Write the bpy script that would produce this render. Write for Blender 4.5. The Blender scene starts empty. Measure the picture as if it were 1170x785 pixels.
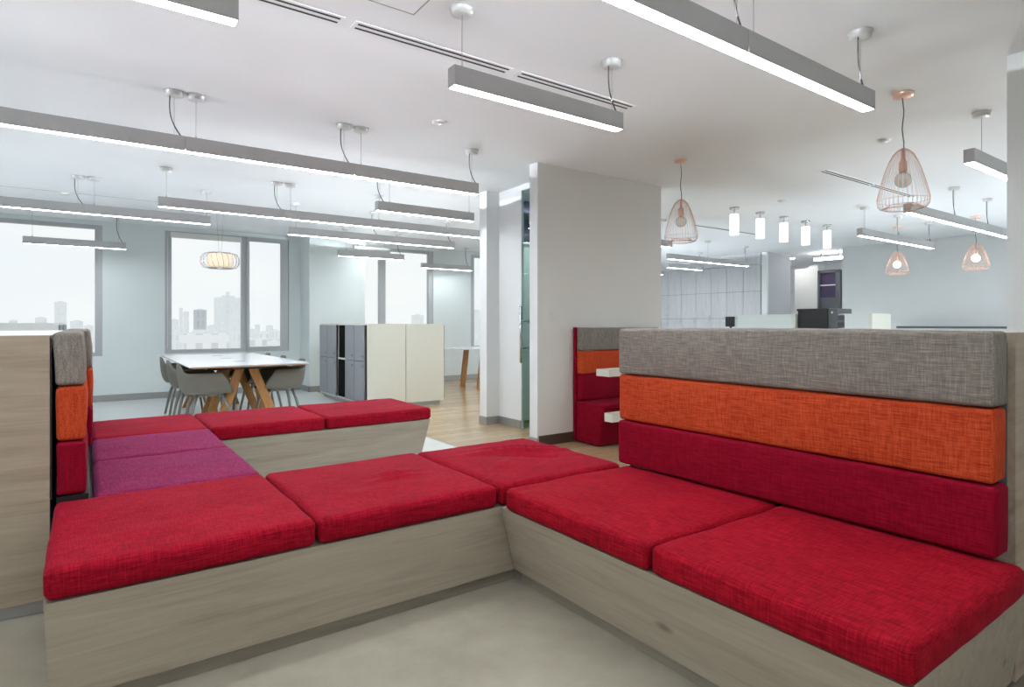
import bpy, bmesh, math, random
from mathutils import Vector, Matrix, noise
random.seed(4)
PI = math.pi
sc = bpy.context.scene
COL = sc.collection

# ---------------------------------------------------------------- camera
FPX = math.sqrt(485 * 960)
A = math.atan(960 / FPX)
FW = (math.cos(A), math.sin(A)); RT = (math.sin(A), -math.cos(A))
cam = bpy.data.cameras.new('camera'); co = bpy.data.objects.new('camera', cam); COL.objects.link(co)
co.location = (0, 0, 1.2); co.rotation_euler = (PI / 2, 0, A - PI / 2)
cam.sensor_width = 36; cam.lens = FPX * 36 / 1170; cam.shift_y = -22.5 / 1170
cam.clip_start = .05; cam.clip_end = 6000
sc.camera = co
def ray(px):
    u = (px - 585) / FPX
    return FW[0] + u * RT[0], FW[1] + u * RT[1]
def XatY(px, Y): r = ray(px); return r[0] * Y / r[1]
def YatX(px, X): r = ray(px); return r[1] * X / r[0]
def depth(X, Y): return X * FW[0] + Y * FW[1]
def Zat(py, X, Y): return 1.2 + (370 - py) * depth(X, Y) / FPX

# ---------------------------------------------------------------- materials
MATS = {}
def nmat(name):
    m = bpy.data.materials.new(name); m.use_nodes = True
    nt = m.node_tree; b = nt.nodes['Principled BSDF']; MATS[name] = m
    return m, nt, b
def plain(name, col, rough=.5, metal=0, spec=.5, bump=0, bscale=40):
    m, nt, b = nmat(name)
    b.inputs['Base Color'].default_value = (*col, 1); b.inputs['Roughness'].default_value = rough
    b.inputs['Metallic'].default_value = metal; b.inputs['Specular IOR Level'].default_value = spec
    tc = nt.nodes.new('ShaderNodeTexCoord'); n = nt.nodes.new('ShaderNodeTexNoise')
    n.inputs['Scale'].default_value = bscale; n.inputs['Detail'].default_value = 4
    nt.links.new(tc.outputs['Object'], n.inputs['Vector'])
    mx = nt.nodes.new('ShaderNodeMix'); mx.data_type = 'RGBA'
    mx.inputs[6].default_value = (*[c * .97 for c in col], 1); mx.inputs[7].default_value = (*[min(1, c * 1.03) for c in col], 1)
    nt.links.new(n.outputs['Fac'], mx.inputs[0]); nt.links.new(mx.outputs[2], b.inputs['Base Color'])
    if bump:
        bp = nt.nodes.new('ShaderNodeBump'); bp.inputs['Strength'].default_value = bump; bp.inputs['Distance'].default_value = .002
        nt.links.new(n.outputs['Fac'], bp.inputs['Height']); nt.links.new(bp.outputs[0], b.inputs['Normal'])
    return m
def emit(name, col, st, base=(.9, .9, .9)):
    m, nt, b = nmat(name)
    b.inputs['Base Color'].default_value = (*base, 1); b.inputs['Emission Color'].default_value = (*col, 1)
    b.inputs['Emission Strength'].default_value = st
    return m
def fabric(name, c1, c2, c3, sheen=.3, along='x', contrast=1, scale=1, tint=(.55, .35, 1), upright=False):
    """woven cloth: fine slubs running two ways, c1 mid, c2 dark threads, c3 bright threads"""
    m, nt, b = nmat(name); N = nt.nodes.new; L = nt.links.new
    tc = N('ShaderNodeTexCoord')
    def streak(sx, sy, sz, det=3):
        mp = N('ShaderNodeMapping'); mp.inputs['Scale'].default_value = (sx * scale, sy * scale, sz * scale)
        n = N('ShaderNodeTexNoise'); n.inputs['Scale'].default_value = 1; n.inputs['Detail'].default_value = det
        n.inputs['Roughness'].default_value = .6
        L(tc.outputs['Object'], mp.inputs['Vector']); L(mp.outputs[0], n.inputs['Vector']); return n
    a1 = streak(14, 260, 260); a2 = streak(220, 18, 18); big = streak(3, 3, 3)
    if along == 'y': a1 = streak(260, 14, 260); a2 = streak(18, 220, 18)
    if upright: a2 = streak(130, 220, 18)
    mul = N('ShaderNodeMath'); mul.operation = 'ADD'; L(a1.outputs['Fac'], mul.inputs[0])
    m2 = N('ShaderNodeMath'); m2.operation = 'MULTIPLY'; m2.inputs[1].default_value = .7; L(a2.outputs['Fac'], m2.inputs[0]); L(m2.outputs[0], mul.inputs[1])
    m3 = N('ShaderNodeMath'); m3.operation = 'MULTIPLY_ADD'; m3.inputs[1].default_value = .25; L(big.outputs['Fac'], m3.inputs[0]); L(mul.outputs[0], m3.inputs[2])
    cr = N('ShaderNodeValToRGB'); e = cr.color_ramp.elements
    mid = .97; w = .17 / contrast
    mr = N('ShaderNodeMapRange'); mr.inputs['From Min'].default_value = mid - w * 1.6; mr.inputs['From Max'].default_value = mid + w * 1.6
    L(m3.outputs[0], mr.inputs['Value']); L(mr.outputs[0], cr.inputs[0])
    e[0].position = .1; e[0].color = (*c2, 1); e[1].position = .9; e[1].color = (*c3, 1)
    k = cr.color_ramp.elements.new(.5); k.color = (*c1, 1)
    L(cr.outputs[0], b.inputs['Base Color'])
    b.inputs['Roughness'].default_value = .85; b.inputs['Specular IOR Level'].default_value = .1
    b.inputs['Sheen Weight'].default_value = sheen; b.inputs['Sheen Roughness'].default_value = .2
    b.inputs['Sheen Tint'].default_value = (*tint, 1)
    bp = N('ShaderNodeBump'); bp.inputs['Strength'].default_value = .35; bp.inputs['Distance'].default_value = .0015
    L(mul.outputs[0], bp.inputs['Height']); L(bp.outputs[0], b.inputs['Normal'])
    return m
def wood(name, c1, c2, c3, axis=0, rough=.5, knots=True, scale=1):
    m, nt, b = nmat(name); N = nt.nodes.new; L = nt.links.new
    tc = N('ShaderNodeTexCoord'); mp = N('ShaderNodeMapping')
    s = [13 * scale] * 3; s[axis] = 1.1 * scale
    mp.inputs['Scale'].default_value = s; L(tc.outputs['Object'], mp.inputs['Vector'])
    n = N('ShaderNodeTexNoise'); n.inputs['Scale'].default_value = 1.4; n.inputs['Detail'].default_value = 9; n.inputs['Roughness'].default_value = .6
    n.inputs['Distortion'].default_value = .9; L(mp.outputs[0], n.inputs['Vector'])
    s2 = [120 * scale] * 3; s2[axis] = 4 * scale
    mp2 = N('ShaderNodeMapping'); mp2.inputs['Scale'].default_value = s2; L(tc.outputs['Object'], mp2.inputs['Vector'])
    n2 = N('ShaderNodeTexNoise'); n2.inputs['Scale'].default_value = 1; n2.inputs['Detail'].default_value = 3; L(mp2.outputs[0], n2.inputs['Vector'])
    ad = N('ShaderNodeMath'); ad.operation = 'MULTIPLY_ADD'; ad.inputs[1].default_value = .34
    L(n2.outputs['Fac'], ad.inputs[0]); L(n.outputs['Fac'], ad.inputs[2])
    cr = N('ShaderNodeValToRGB'); e = cr.color_ramp.elements
    e[0].position = .42; e[0].color = (*c2, 1); e[1].position = .9; e[1].color = (*c3, 1)
    k = cr.color_ramp.elements.new(.62); k.color = (*c1, 1)
    L(ad.outputs[0], cr.inputs[0]); last = cr.outputs[0]
    if knots:
        mp3 = N('ShaderNodeMapping'); s3 = [5] * 3; s3[axis] = 2.2; mp3.inputs['Scale'].default_value = s3
        L(tc.outputs['Object'], mp3.inputs['Vector'])
        v = N('ShaderNodeTexVoronoi'); v.inputs['Scale'].default_value = 1; L(mp3.outputs[0], v.inputs['Vector'])
        mr = N('ShaderNodeMapRange'); mr.inputs['From Min'].default_value = .03; mr.inputs['From Max'].default_value = .11
        L(v.outputs['Distance'], mr.inputs['Value'])
        mx = N('ShaderNodeMix'); mx.data_type = 'RGBA'; mx.inputs[6].default_value = (*[c * .7 for c in c2], 1)
        L(mr.outputs[0], mx.inputs[0]); L(last, mx.inputs[7]); last = mx.outputs[2]
    L(last, b.inputs['Base Color']); b.inputs['Roughness'].default_value = rough
    return m

M_WALL = plain('white_paint', (.82, .84, .85), .7, bscale=3)
M_WALLC = plain('pale_green_grey_paint', (.76, .82, .82), .7, bscale=2)
M_WALLD = plain('warm_grey_paint', (.80, .80, .79), .75, bscale=2)
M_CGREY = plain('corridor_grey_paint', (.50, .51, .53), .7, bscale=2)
M_CEIL = plain('ceiling_paint', (.85, .865, .89), .85, bscale=1.5)
M_SLOT = plain('slot_black', (.03, .03, .03), .8)
M_GREYMETAL = plain('fixture_grey', (.53, .535, .54), .5, .1)
M_FRAME = plain('window_grey_aluminium', (.50, .51, .53), .5, .1)
M_WIRE = plain('steel_wire', (.35, .35, .35), .4, .7)
M_CORD = plain('grey_cord', (.12, .12, .12), .7)
M_CANOPY = plain('canopy_white', (.7, .7, .7), .3, .3)
M_COPPER = plain('copper', (.85, .56, .45), .4, .5)
M_WHITE = plain('white_laminate', (.80, .80, .77), .4)
M_CREAM = plain('cream_laminate', (.72, .72, .64), .45)
M_GREYDOOR = plain('grey_locker_door', (.30, .31, .335), .5)
M_BLACK = plain('black_plastic', (.012, .012, .014), .4)
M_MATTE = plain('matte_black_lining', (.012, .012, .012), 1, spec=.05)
M_DARKGREY = plain('dark_grey_plastic', (.1, .11, .12), .45)
M_CHROME = plain('brushed_steel', (.6, .6, .62), .25, 1)
M_SKIRT = plain('aluminium_skirting', (.42, .42, .42), .35, .6)
M_SKIRTB = plain('brown_skirting', (.09, .055, .04), .5)
M_CHAIR = plain('grey_shell_plastic', (.155, .145, .12), .55)
M_LEG = plain('grey_chair_leg', (.26, .26, .24), .4, .2)
M_SEATPAD = plain('charcoal_pad', (.05, .05, .06), .9)
M_TOP = plain('white_table_laminate', (.74, .76, .80), .22)
M_NAVY = plain('navy_panel', (.05, .035, .08), .4)
M_STRIP = emit('strip_light_white', (.90, .965, 1), 34)
M_CYL = emit('opal_glass_lit', (1, .97, .88), 1.0)
M_SHADE = emit('cream_shade_lit', (1, .78, .52), .42, (.8, .7, .55))
M_BULB_ON = emit('bulb_lit', (1, .8, .6), 14)
M_DOWN = emit('downlight_lit', (1, 1, 1), 25)
M_SPOT = emit('downlight_bright', (1, 1, 1), 160)

M_RED = fabric('red_fabric', (.295, .003, .016), (.19, .0015, .009), (.44, .008, .024), .11, 'x')
M_REDY = fabric('red_fabric_lengthwise', (.295, .003, .0135), (.19, .0015, .008), (.44, .008, .021), .08, 'y')
M_PLUMSHEEN = fabric('plum_sheen_fabric', (.25, .020, .085), (.17, .012, .055), (.34, .04, .13), .22, 'y')  # plum-red cloth with window sheen put into its colour
M_REDB = fabric('dark_red_fabric', (.24, .002, .017), (.18, .001, .011), (.30, .005, .023), .04, 'y', upright=True)
M_ORANGE = fabric('orange_fabric', (.49, .062, .020), (.34, .030, .012), (.61, .10, .034), .04, 'y', 1, tint=(1, .7, .5), upright=True)
M_GREYF = fabric('grey_fabric', (.235, .21, .185), (.16, .142, .124), (.33, .30, .27), .06, 'y', 1, tint=(1, 1, 1), upright=True)
M_WOOD = wood('pale_grey_oak_along_x', (.365, .315, .245), (.285, .24, .185), (.43, .38, .305), 0)
M_WOODY = wood('pale_grey_oak_along_y', (.365, .315, .245), (.285, .24, .185), (.43, .38, .305), 1)
M_WOODP = wood('warm_grey_oak_panel', (.37, .30, .225), (.29, .23, .165), (.44, .37, .285), 0)
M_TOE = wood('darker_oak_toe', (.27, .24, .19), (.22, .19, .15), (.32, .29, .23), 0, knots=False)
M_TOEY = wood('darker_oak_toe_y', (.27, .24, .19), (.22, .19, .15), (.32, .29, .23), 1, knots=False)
M_OAK = wood('warm_oak', (.44, .20, .06), (.32, .13, .035), (.52, .27, .10), 2, knots=False)
M_GREYWOOD = wood('grey_ash_cladding', (.55, .555, .575), (.48, .485, .505), (.61, .615, .635), 2, knots=False, scale=1)

def glass_mat(name, tint, refl):
    m, nt, b = nmat(name); nt.nodes.remove(b); out = nt.nodes['Material Output']; N = nt.nodes.new
    t = N('ShaderNodeBsdfTransparent'); t.inputs[0].default_value = (*tint, 1)
    g = N('ShaderNodeBsdfGlossy'); g.inputs['Roughness'].default_value = .02
    mx = N('ShaderNodeMixShader'); fr = N('ShaderNodeMath'); lw = N('ShaderNodeLayerWeight'); lw.inputs[0].default_value = .5; fr.operation = 'POWER'; fr.inputs[1].default_value = 4; nt.links.new(lw.outputs['Facing'], fr.inputs[0])
    ml = N('ShaderNodeMath'); ml.operation = 'MULTIPLY'; ml.inputs[1].default_value = refl; nt.links.new(fr.outputs[0], ml.inputs[0])
    nt.links.new(ml.outputs[0], mx.inputs[0]); nt.links.new(t.outputs[0], mx.inputs[1]); nt.links.new(g.outputs[0], mx.inputs[2])
    nt.links.new(mx.outputs[0], out.inputs[0]); return m
M_GLASS = glass_mat('window_glass', (.97, .985, .98), .6)
M_DOORGLASS = glass_mat('green_door_glass', (.78, .90, .88), 1)
M_BULB, _bt, _bb = nmat('milky_bulb_glass')
_bb.inputs['Base Color'].default_value = (.9, .87, .82, 1); _bb.inputs['Roughness'].default_value = .15; _bb.inputs['Alpha'].default_value = .5

# resin floor
def floor_resin():
    m, nt, b = nmat('beige_resin_floor'); N = nt.nodes.new; L = nt.links.new
    tc = N('ShaderNodeTexCoord'); n = N('ShaderNodeTexNoise'); n.inputs['Scale'].default_value = 3.0; n.inputs['Detail'].default_value = 9; n.inputs['Roughness'].default_value = .65
    n2 = N('ShaderNodeTexNoise'); n2.inputs['Scale'].default_value = 300
    L(tc.outputs['Object'], n.inputs['Vector']); L(tc.outputs['Object'], n2.inputs['Vector'])
    cr = N('ShaderNodeValToRGB'); cr.color_ramp.elements[0].position = .3; cr.color_ramp.elements[1].position = .7
    cr.color_ramp.elements[0].color = (.39, .355, .285, 1); cr.color_ramp.elements[1].color = (.50, .46, .375, 1)
    L(n.outputs['Fac'], cr.inputs[0])
    mx = N('ShaderNodeMix'); mx.data_type = 'RGBA'; mx.blend_type = 'MULTIPLY'; mx.inputs[0].default_value = .25
    L(cr.outputs[0], mx.inputs[6]); L(n2.outputs['Fac'], mx.inputs[7]); L(mx.outputs[2], b.inputs['Base Color'])
    b.inputs['Roughness'].default_value = .2
    return m
M_RESIN = floor_resin()
def floor_planks():
    m, nt, b = nmat('oak_plank_floor'); N = nt.nodes.new; L = nt.links.new
    tc = N('ShaderNodeTexCoord'); br = N('ShaderNodeTexBrick'); br.inputs['Scale'].default_value = 1
    br.inputs['Brick Width'].default_value = 1.2; br.inputs['Row Height'].default_value = .15; br.inputs['Mortar Size'].default_value = .002
    br.inputs['Color1'].default_value = (.50, .36, .21, 1); br.inputs['Color2'].default_value = (.40, .28, .16, 1); br.inputs['Mortar'].default_value = (.25, .17, .1, 1)
    n = N('ShaderNodeTexNoise'); mp = N('ShaderNodeMapping'); mp.inputs['Scale'].default_value = (2, 30, 1); n.inputs['Detail'].default_value = 5
    L(tc.outputs['Object'], br.inputs['Vector']); L(tc.outputs['Object'], mp.inputs['Vector']); L(mp.outputs[0], n.inputs['Vector'])
    mx = N('ShaderNodeMix'); mx.data_type = 'RGBA'; mx.blend_type = 'OVERLAY'; mx.inputs[0].default_value = .5
    L(br.outputs['Color'], mx.inputs[6]); L(n.outputs['Fac'], mx.inputs[7]); L(mx.outputs[2], b.inputs['Base Color'])
    b.inputs['Roughness'].default_value = .2
    return m
M_PLANK = floor_planks()
def facade(name, wall, win, w, h):
    m, nt, b = nmat(name); N = nt.nodes.new; L = nt.links.new
    tc = N('ShaderNodeTexCoord'); sp = N('ShaderNodeSeparateXYZ'); L(tc.outputs['Object'], sp.inputs[0])
    ad = N('ShaderNodeMath'); L(sp.outputs[0], ad.inputs[0]); L(sp.outputs[1], ad.inputs[1])
    cb = N('ShaderNodeCombineXYZ'); L(ad.outputs[0], cb.inputs[0]); L(sp.outputs[2], cb.inputs[1])
    br = N('ShaderNodeTexBrick'); br.offset = 0; br.inputs['Scale'].default_value = 1; br.inputs['Brick Width'].default_value = w; br.inputs['Row Height'].default_value = h
    br.inputs['Mortar Size'].default_value = min(w, h) * .28; br.inputs['Mortar Smooth'].default_value = 0
    br.inputs['Color1'].default_value = (*win, 1); br.inputs['Color2'].default_value = (*[min(1, c * 1.12) for c in win], 1); br.inputs['Mortar'].default_value = (*wall, 1)
    L(cb.outputs[0], br.inputs['Vector']); L(br.outputs['Color'], b.inputs['Base Color']); b.inputs['Roughness'].default_value = .9
    b.inputs['Specular IOR Level'].default_value = .1
    return m

# ---------------------------------------------------------------- helpers
class MB:
    def __init__(s): s.bm = bmesh.new()
    def box(s, x0, x1, y0, y1, z0, z1, bev=0, seg=2):
        r = bmesh.ops.create_cube(s.bm, size=1); vs = r['verts']
        for v in vs: v.co = Vector(((x0 + x1) / 2 + v.co.x * (x1 - x0), (y0 + y1) / 2 + v.co.y * (y1 - y0), (z0 + z1) / 2 + v.co.z * (z1 - z0)))
        if bev:
            es = list({e for v in vs for e in v.link_edges})
            bmesh.ops.bevel(s.bm, geom=es, offset=bev, segments=seg, affect='EDGES', profile=.5)
        return s
    def hexa(s, bot, top):
        """bot, top: four points each, counter-clockwise from above"""
        b = [s.bm.verts.new(p) for p in bot]; t = [s.bm.verts.new(p) for p in top]
        s.bm.faces.new(b[::-1]); s.bm.faces.new(t)
        for i in range(4): s.bm.faces.new([b[i], b[(i + 1) % 4], t[(i + 1) % 4], t[i]])
        return s
    def tube(s, pts, r, n=8, cap=True):
        pts = [Vector(p) for p in pts]; rs = r if isinstance(r, (list, tuple)) else [r] * len(pts)
        rings = []; up = None
        for i, p in enumerate(pts):
            d = (pts[min(i + 1, len(pts) - 1)] - pts[max(i - 1, 0)]).normalized()
            if up is None or abs(up.dot(d)) > .99: up = Vector((0, 0, 1)) if abs(d.z) < .9 else Vector((1, 0, 0))
            a = d.cross(up).normalized(); b = a.cross(d); up = b
            rings.append([s.bm.verts.new(p + (a * math.cos(2 * PI * k / n) + b * math.sin(2 * PI * k / n)) * rs[i]) for k in range(n)])
        for q, w in zip(rings, rings[1:]):
            for k in range(n): s.bm.faces.new([q[k], q[(k + 1) % n], w[(k + 1) % n], w[k]])
        if cap: s.bm.faces.new(rings[0][::-1]); s.bm.faces.new(rings[-1])
        return s
    def lathe(s, prof, c=(0, 0, 0), n=24, cap=True):
        rings = [[s.bm.verts.new((c[0] + r * math.cos(2 * PI * k / n), c[1] + r * math.sin(2 * PI * k / n), c[2] + z)) for k in range(n)] for r, z in prof]
        for q, w in zip(rings, rings[1:]):
            for k in range(n): s.bm.faces.new([q[k], q[(k + 1) % n], w[(k + 1) % n], w[k]])
        if cap:
            s.bm.faces.new(rings[0][::-1]); s.bm.faces.new(rings[-1])
        return s
    def build(s, name, mat, parent=None, smooth=False, solid=0):
        bmesh.ops.recalc_face_normals(s.bm, faces=s.bm.faces)
        me = bpy.data.meshes.new(name)
        # the origin sits at the centre of the shape's foot
        inv = Matrix.Identity(4)
        s.bm.to_mesh(me); s.bm.free()
        me.materials.append(mat)
        if smooth:
            for p in me.polygons: p.use_smooth = True
        o = bpy.data.objects.new(name, me); COL.objects.link(o)
        if parent:
            o.parent = parent
        if solid:
            md = o.modifiers.new('thickness', 'SOLIDIFY'); md.thickness = solid; md.offset = 0
        return o
def thing(name, label, cat, loc=(0, 0, 0), rz=0, group=None):
    o = bpy.data.objects.new(name, None); COL.objects.link(o); o.empty_display_size = .1
    o.location = loc; o.rotation_euler = (0, 0, rz); o['label'] = label; o['category'] = cat
    if group: o['group'] = group
    return o
def tag(o, label, cat, group=None):
    o['label'] = label; o['category'] = cat
    if group: o['group'] = group
    return o
def struct(o): o['kind'] = 'structure'; return o
def copy_tree(o, parent=None):
    c = o.copy(); COL.objects.link(c)
    if parent: c.parent = parent
    for ch in list(o.children): copy_tree(ch, c)
    return c

# ---------------------------------------------------------------- the room
HC = 2.78; YW = 11.15; X0 = -4.0; XR = 12.75; YB = -3.0
FB = 2.93   # seam between the resin and the planks
struct(MB().box(X0, FB, YB, 3.3, -.1, 0).build('floor', M_RESIN))
struct(MB().box(X0, FB, 3.3, YW + .3, -.1, 0).build('floor_pale', plain('pale_blue_grey_resin', (.86, .90, .90), .14, bscale=4)))
struct(MB().box(FB, 7.2, YB, 6.9, -.1, 0).box(3.3, 7.2, 6.9, YW + .3, -.1, 0).build('floor_planks', M_PLANK))
struct(MB().box(7.2, XR + 3, YB, YW + .3, -.1, 0).build('floor_right', MATS['pale_blue_grey_resin']))  # unseen floor, made pale to bounce more light to the right
struct(MB().box(FB, 3.3, 6.9, YW + .3, -.1, 0).build('floor_pale_side', MATS['pale_blue_grey_resin']))
struct(MB().box(FB - .004, FB + .004, YB, 6.9, 0, .0015).build('trim_1', M_SKIRT))
struct(MB().box(X0, XR + 3, YB, YW + .3, HC, HC + .1).build('ceiling', M_CEIL))
struct(MB().box(X0, 7.0, 8.95, 8.962, HC - .002, HC).build('trim_3', M_WIRE))
lo_ = [(-2.6, 1.6), (2.0, 6.2), (6.6, 10.8)]  # unseen side windows, added for cool light on left-facing faces
w = MB(); y = YB
for a, b_ in lo_:
    w.box(X0 - .15, X0, y, a, 0, HC); w.box(X0 - .15, X0, a, b_, 0, .5); w.box(X0 - .15, X0, a, b_, 2.72, HC); y = b_
w.box(X0 - .15, X0, y, YW + .3, 0, HC)
struct(w.build('wall_left', M_WALL))
for k, (a, b_) in enumerate(lo_):
    q = (a + b_) / 2; m = MB()
    for c in ((a + .06, b_ - .06, .5, .56), (a + .06, b_ - .06, 2.66, 2.72), (a, a + .06, .5, 2.72), (b_ - .06, b_, .5, 2.72), (q - .03, q + .03, .56, 2.66)): m.box(X0 - .09, X0 - .02, c[0], c[1], c[2], c[3])
    f = struct(m.build('window_%d' % (6 + k), M_FRAME))
    for c in ((a + .06, q - .03), (q + .03, b_ - .06)): MB().box(X0 - .06, X0 - .052, *c, .56, 2.66).build('glass_pane', M_GLASS, f)
struct(MB().box(X0, XR + 3, YB - .15, YB, 0, HC).build('wall_back', M_WALL))
# window wall: openings
op = [(-3.4, XatY(117, YW), .70), (XatY(188.5, YW), XatY(330, YW), .715), (4.19, XatY(495, YW), .70), (XatY(538, YW), 8.4, .66), (8.7, 11.9, .5)]
w = MB(); x = X0
ZW = 2.715
for a, b_, s_ in op:
    w.box(x, a, YW, YW + .3, 0, HC); w.box(a, b_, YW, YW + .3, 0, s_); w.box(a, b_, YW, YW + .3, ZW, HC); x = b_
w.box(x, XR + .2, YW, YW + .3, 0, HC)
struct(w.build('wall_window_side', M_WALLC))
def window(n, x0, x1, z0, mull, label=None):
    y0, y1 = YW + .02, YW + .10
    w = MB(); fw = .095
    w.box(x0 + fw, x1 - fw, y0 + .002, y1, z0, z0 + .06); w.box(x0 + fw, x1 - fw, y0 + .002, y1, ZW - .06, ZW)
    w.box(x0, x0 + fw, y0, y1, z0, ZW); w.box(x1 - fw, x1, y0, y1, z0, ZW)
    for a, b_ in mull: w.box(a, b_, y0, y1, z0 + .06, ZW - .06)
    f = struct(w.build('window_%d' % n, M_FRAME))
    edges = [x0 + fw] + [q for m in mull for q in m] + [x1 - fw]
    for i in range(0, len(edges), 2):
        MB().box(edges[i], edges[i + 1], YW + .055, YW + .063, z0 + .06, ZW - .06).build('glass_pane', M_GLASS, f)
    return f
window(1, *op[0][:2], .70, [(-1.75, -1.68)])
f2 = window(2, *op[1][:2], .715, [(XatY(276, YW), XatY(282, YW))])
# the casement sash inside the right-hand light, and the roller blind box of the left one
c0, c1 = XatY(282, YW), XatY(329, YW)
s = MB()
for a, b_, c, d in ((c0, c1, .715, .80), (c0, c1, 2.64, 2.715), (c0, c0 + .04, .80, 2.64), (c1 - .13, c1, .80, 2.64)):
    s.box(a, b_, YW - .02, YW + .03, c, d)
s.build('sash', M_FRAME, f2)
MB().box(XatY(195, YW), XatY(276, YW), YW - .01, YW + .045, 2.61, 2.70).build('blind', M_WHITE, f2)
MB().tube([(XatY(191, YW), YW - .03, .8), (XatY(191, YW), YW - .03, 2.6)], .006).build('blind_cord', M_CANOPY, f2)
window(3, *op[2][:2], .70, [(XatY(434, YW), XatY(441, YW))])
window(4, *op[3][:2], .66, [])
window(5, *op[4][:2], .5, [(10.2, 10.27)])  # unseen window added to bring daylight to the right side
# column between the windows
cx0, cx1, cy = XatY(353.5, 10.62), 4.2, 10.62
struct(MB().box(cx0, cx1, cy, YW, 0, HC).build('wall_column', M_WALLC))
bs = MB()
for a, b_, yy in ((X0, cx0, YW), (cx0 - .015, cx1 + .015, cy), (cx1, 9, YW)):
    bs.box(a, b_, yy - .015, yy, 0, .10)
bs.box(cx0 - .015, cx0, cy - .015, YW, 0, .10)
struct(bs.build('baseboard_window_side', M_SKIRT))

# big wall and the meeting room behind it
BY = 4.615
struct(MB().box(3.60, 5.39, BY, 4.74, 0, HC).build('wall_middle', M_WALLD))
struct(MB().box(3.585, 3.60, BY - .001, 4.74, 0, HC).build('wall_middle_end', M_WALL))
struct(MB().box(3.60, 5.39, BY - .015, BY, 0, .10).build('baseboard_middle', M_SKIRTB))
struct(MB().box(3.57, 3.585, BY - .015, 4.74, 0, .08).build('baseboard_end', M_SKIRT))
struct(MB().box(5.27, 5.39, 4.74, 6.1, 0, HC).build('wall_room_side', M_WALL))
struct(MB().box(4.04, 4.075, 5.50, 5.95, 0, HC).box(3.86, 5.39, 5.95, 6.10, 0, HC).build('wall_stub', M_WALL))
b = MB().box(4.025, 4.04, 5.50, 5.95, 0, .095).box(3.86, 4.04, 5.935, 5.95, 0, .095).box(3.845, 3.86, 5.935, 6.1, 0, .095)
struct(b.build('baseboard_stub', M_SKIRT))
d = struct(MB().box(4.05, 4.062, 4.76, 5.496, .02, 2.72).build('door_1', M_DOORGLASS))
struct(MB().box(4.03, 4.08, 4.74, 5.50, 2.72, HC).build('trim_2', M_WALL))
hm = MB(); hx, hy = 3.985, 5.435
hm.tube([(hx, hy, .76), (hx, hy, 1.40)], .014, 12)
hm.build('door_handle', M_CHROME, d, True)
for z in (.925, 1.23):
    MB().tube([(hx, hy, z), (4.05, hy, z)], .009, 10).tube([(4.062, hy, z), (4.10, hy, z)], .009).tube([(4.09, hy, z), (4.12, hy, z)], .022, 12).build('handle_mount', M_CHROME, d, True)
t = thing('office_screen', 'dark purple panel seen through the glass sliding door', 'screen', (4.12, 5.86, 0))
MB().box(0, 1.0, .0, .06, 2.2, 2.7).build('upper_panel', M_NAVY, t)
MB().box(0, 1.0, .02, .06, .02, 2.17).build('lower_panel', M_WHITE, t)
MB().box(0, 1.0, -.01, .06, 2.17, 2.2).build('rail', M_WHITE, t)

# right side: near wall at the frame edge, right-hand wall, corridor
struct(MB().box(4.42, 4.75, YB, 1.18, 0, HC).build('wall_right_near', M_WALL))
struct(MB().box(XR, XR + .15, YB, 6.0, 0, HC).build('wall_right', M_WALL))
KX = 12.15
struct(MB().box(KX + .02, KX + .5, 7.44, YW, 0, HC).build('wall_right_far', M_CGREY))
struct(MB().box(KX - .03, KX + .02, 7.42, 7.55, 0, HC).build('wall_right_post', M_WALL))
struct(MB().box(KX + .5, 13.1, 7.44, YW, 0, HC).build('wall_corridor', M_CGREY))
struct(MB().box(XR, XR + 3, 6.0, 6.12, 0, HC).build('wall_corridor_near', M_WALL))
struct(MB().box(XR + 2.9, XR + 3, 6.12, YW, 0, HC).build('wall_corridor_end', M_WALL))
# white lit closet fronts at the corridor's far end
ex = 14.3
y_a, y_b, y_c, y_d = YatX(907, ex), YatX(925, ex), YatX(936, ex), YatX(961, ex)
t = thing('corridor_cupboard', 'tall white lit cupboard doors at the end of the corridor', 'cupboard', (ex, y_a, 0))
MB().box(0, .3, y_b - y_a + .01, -.02, 0, 2.55).build('door', M_WHITE, t)
MB().box(-.06, .24, y_c - y_a, y_b - y_a - .01, 0, 2.6).build('side_door', M_WHITE, t)
f = struct(MB().box(ex - .1, ex, y_d - .02, y_d + .08, 0, 2.45).box(ex - .1, ex, y_c - .06, y_c - .01, 0, 2.45).box(ex - .1, ex, y_d, y_c - .01, 2.4, 2.47).build('door_2', M_DARKGREY))
MB().box(ex - .06, ex - .03, y_d + .08, y_c - .06, 1.82, 2.40).build('navy_panel', M_NAVY, f)
MB().box(ex - .06, ex - .03, y_d + .08, y_c - .06, 0, 1.82).build('grey_panel', M_DARKGREY, f)
MB().box(ex - .075, ex - .055, y_d + .08, y_c - .06, 2.10, 2.125).build('rail', M_WHITE, f)
t = thing('corridor_lamp', 'white tube lamp under the corridor ceiling beside the right-hand wall', 'lamp', (13.4, 6.9, HC))
MB().box(-.03, .03, -.55, .15, -.16, -.10, .01).build('tube', M_DOWN, t)
for q in (-.4, -.02): MB().box(-.01, .01, q, q + .02, -.1, 0).build('hanger', M_CORD, t)
tag(MB().lathe([(.06, -.008), (.06, 0)], (13.85, (y_a + y_b) / 2, HC)).build('downlight', M_SPOT), 'small round downlight in the corridor ceiling over the white cupboard', 'downlight')

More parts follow.
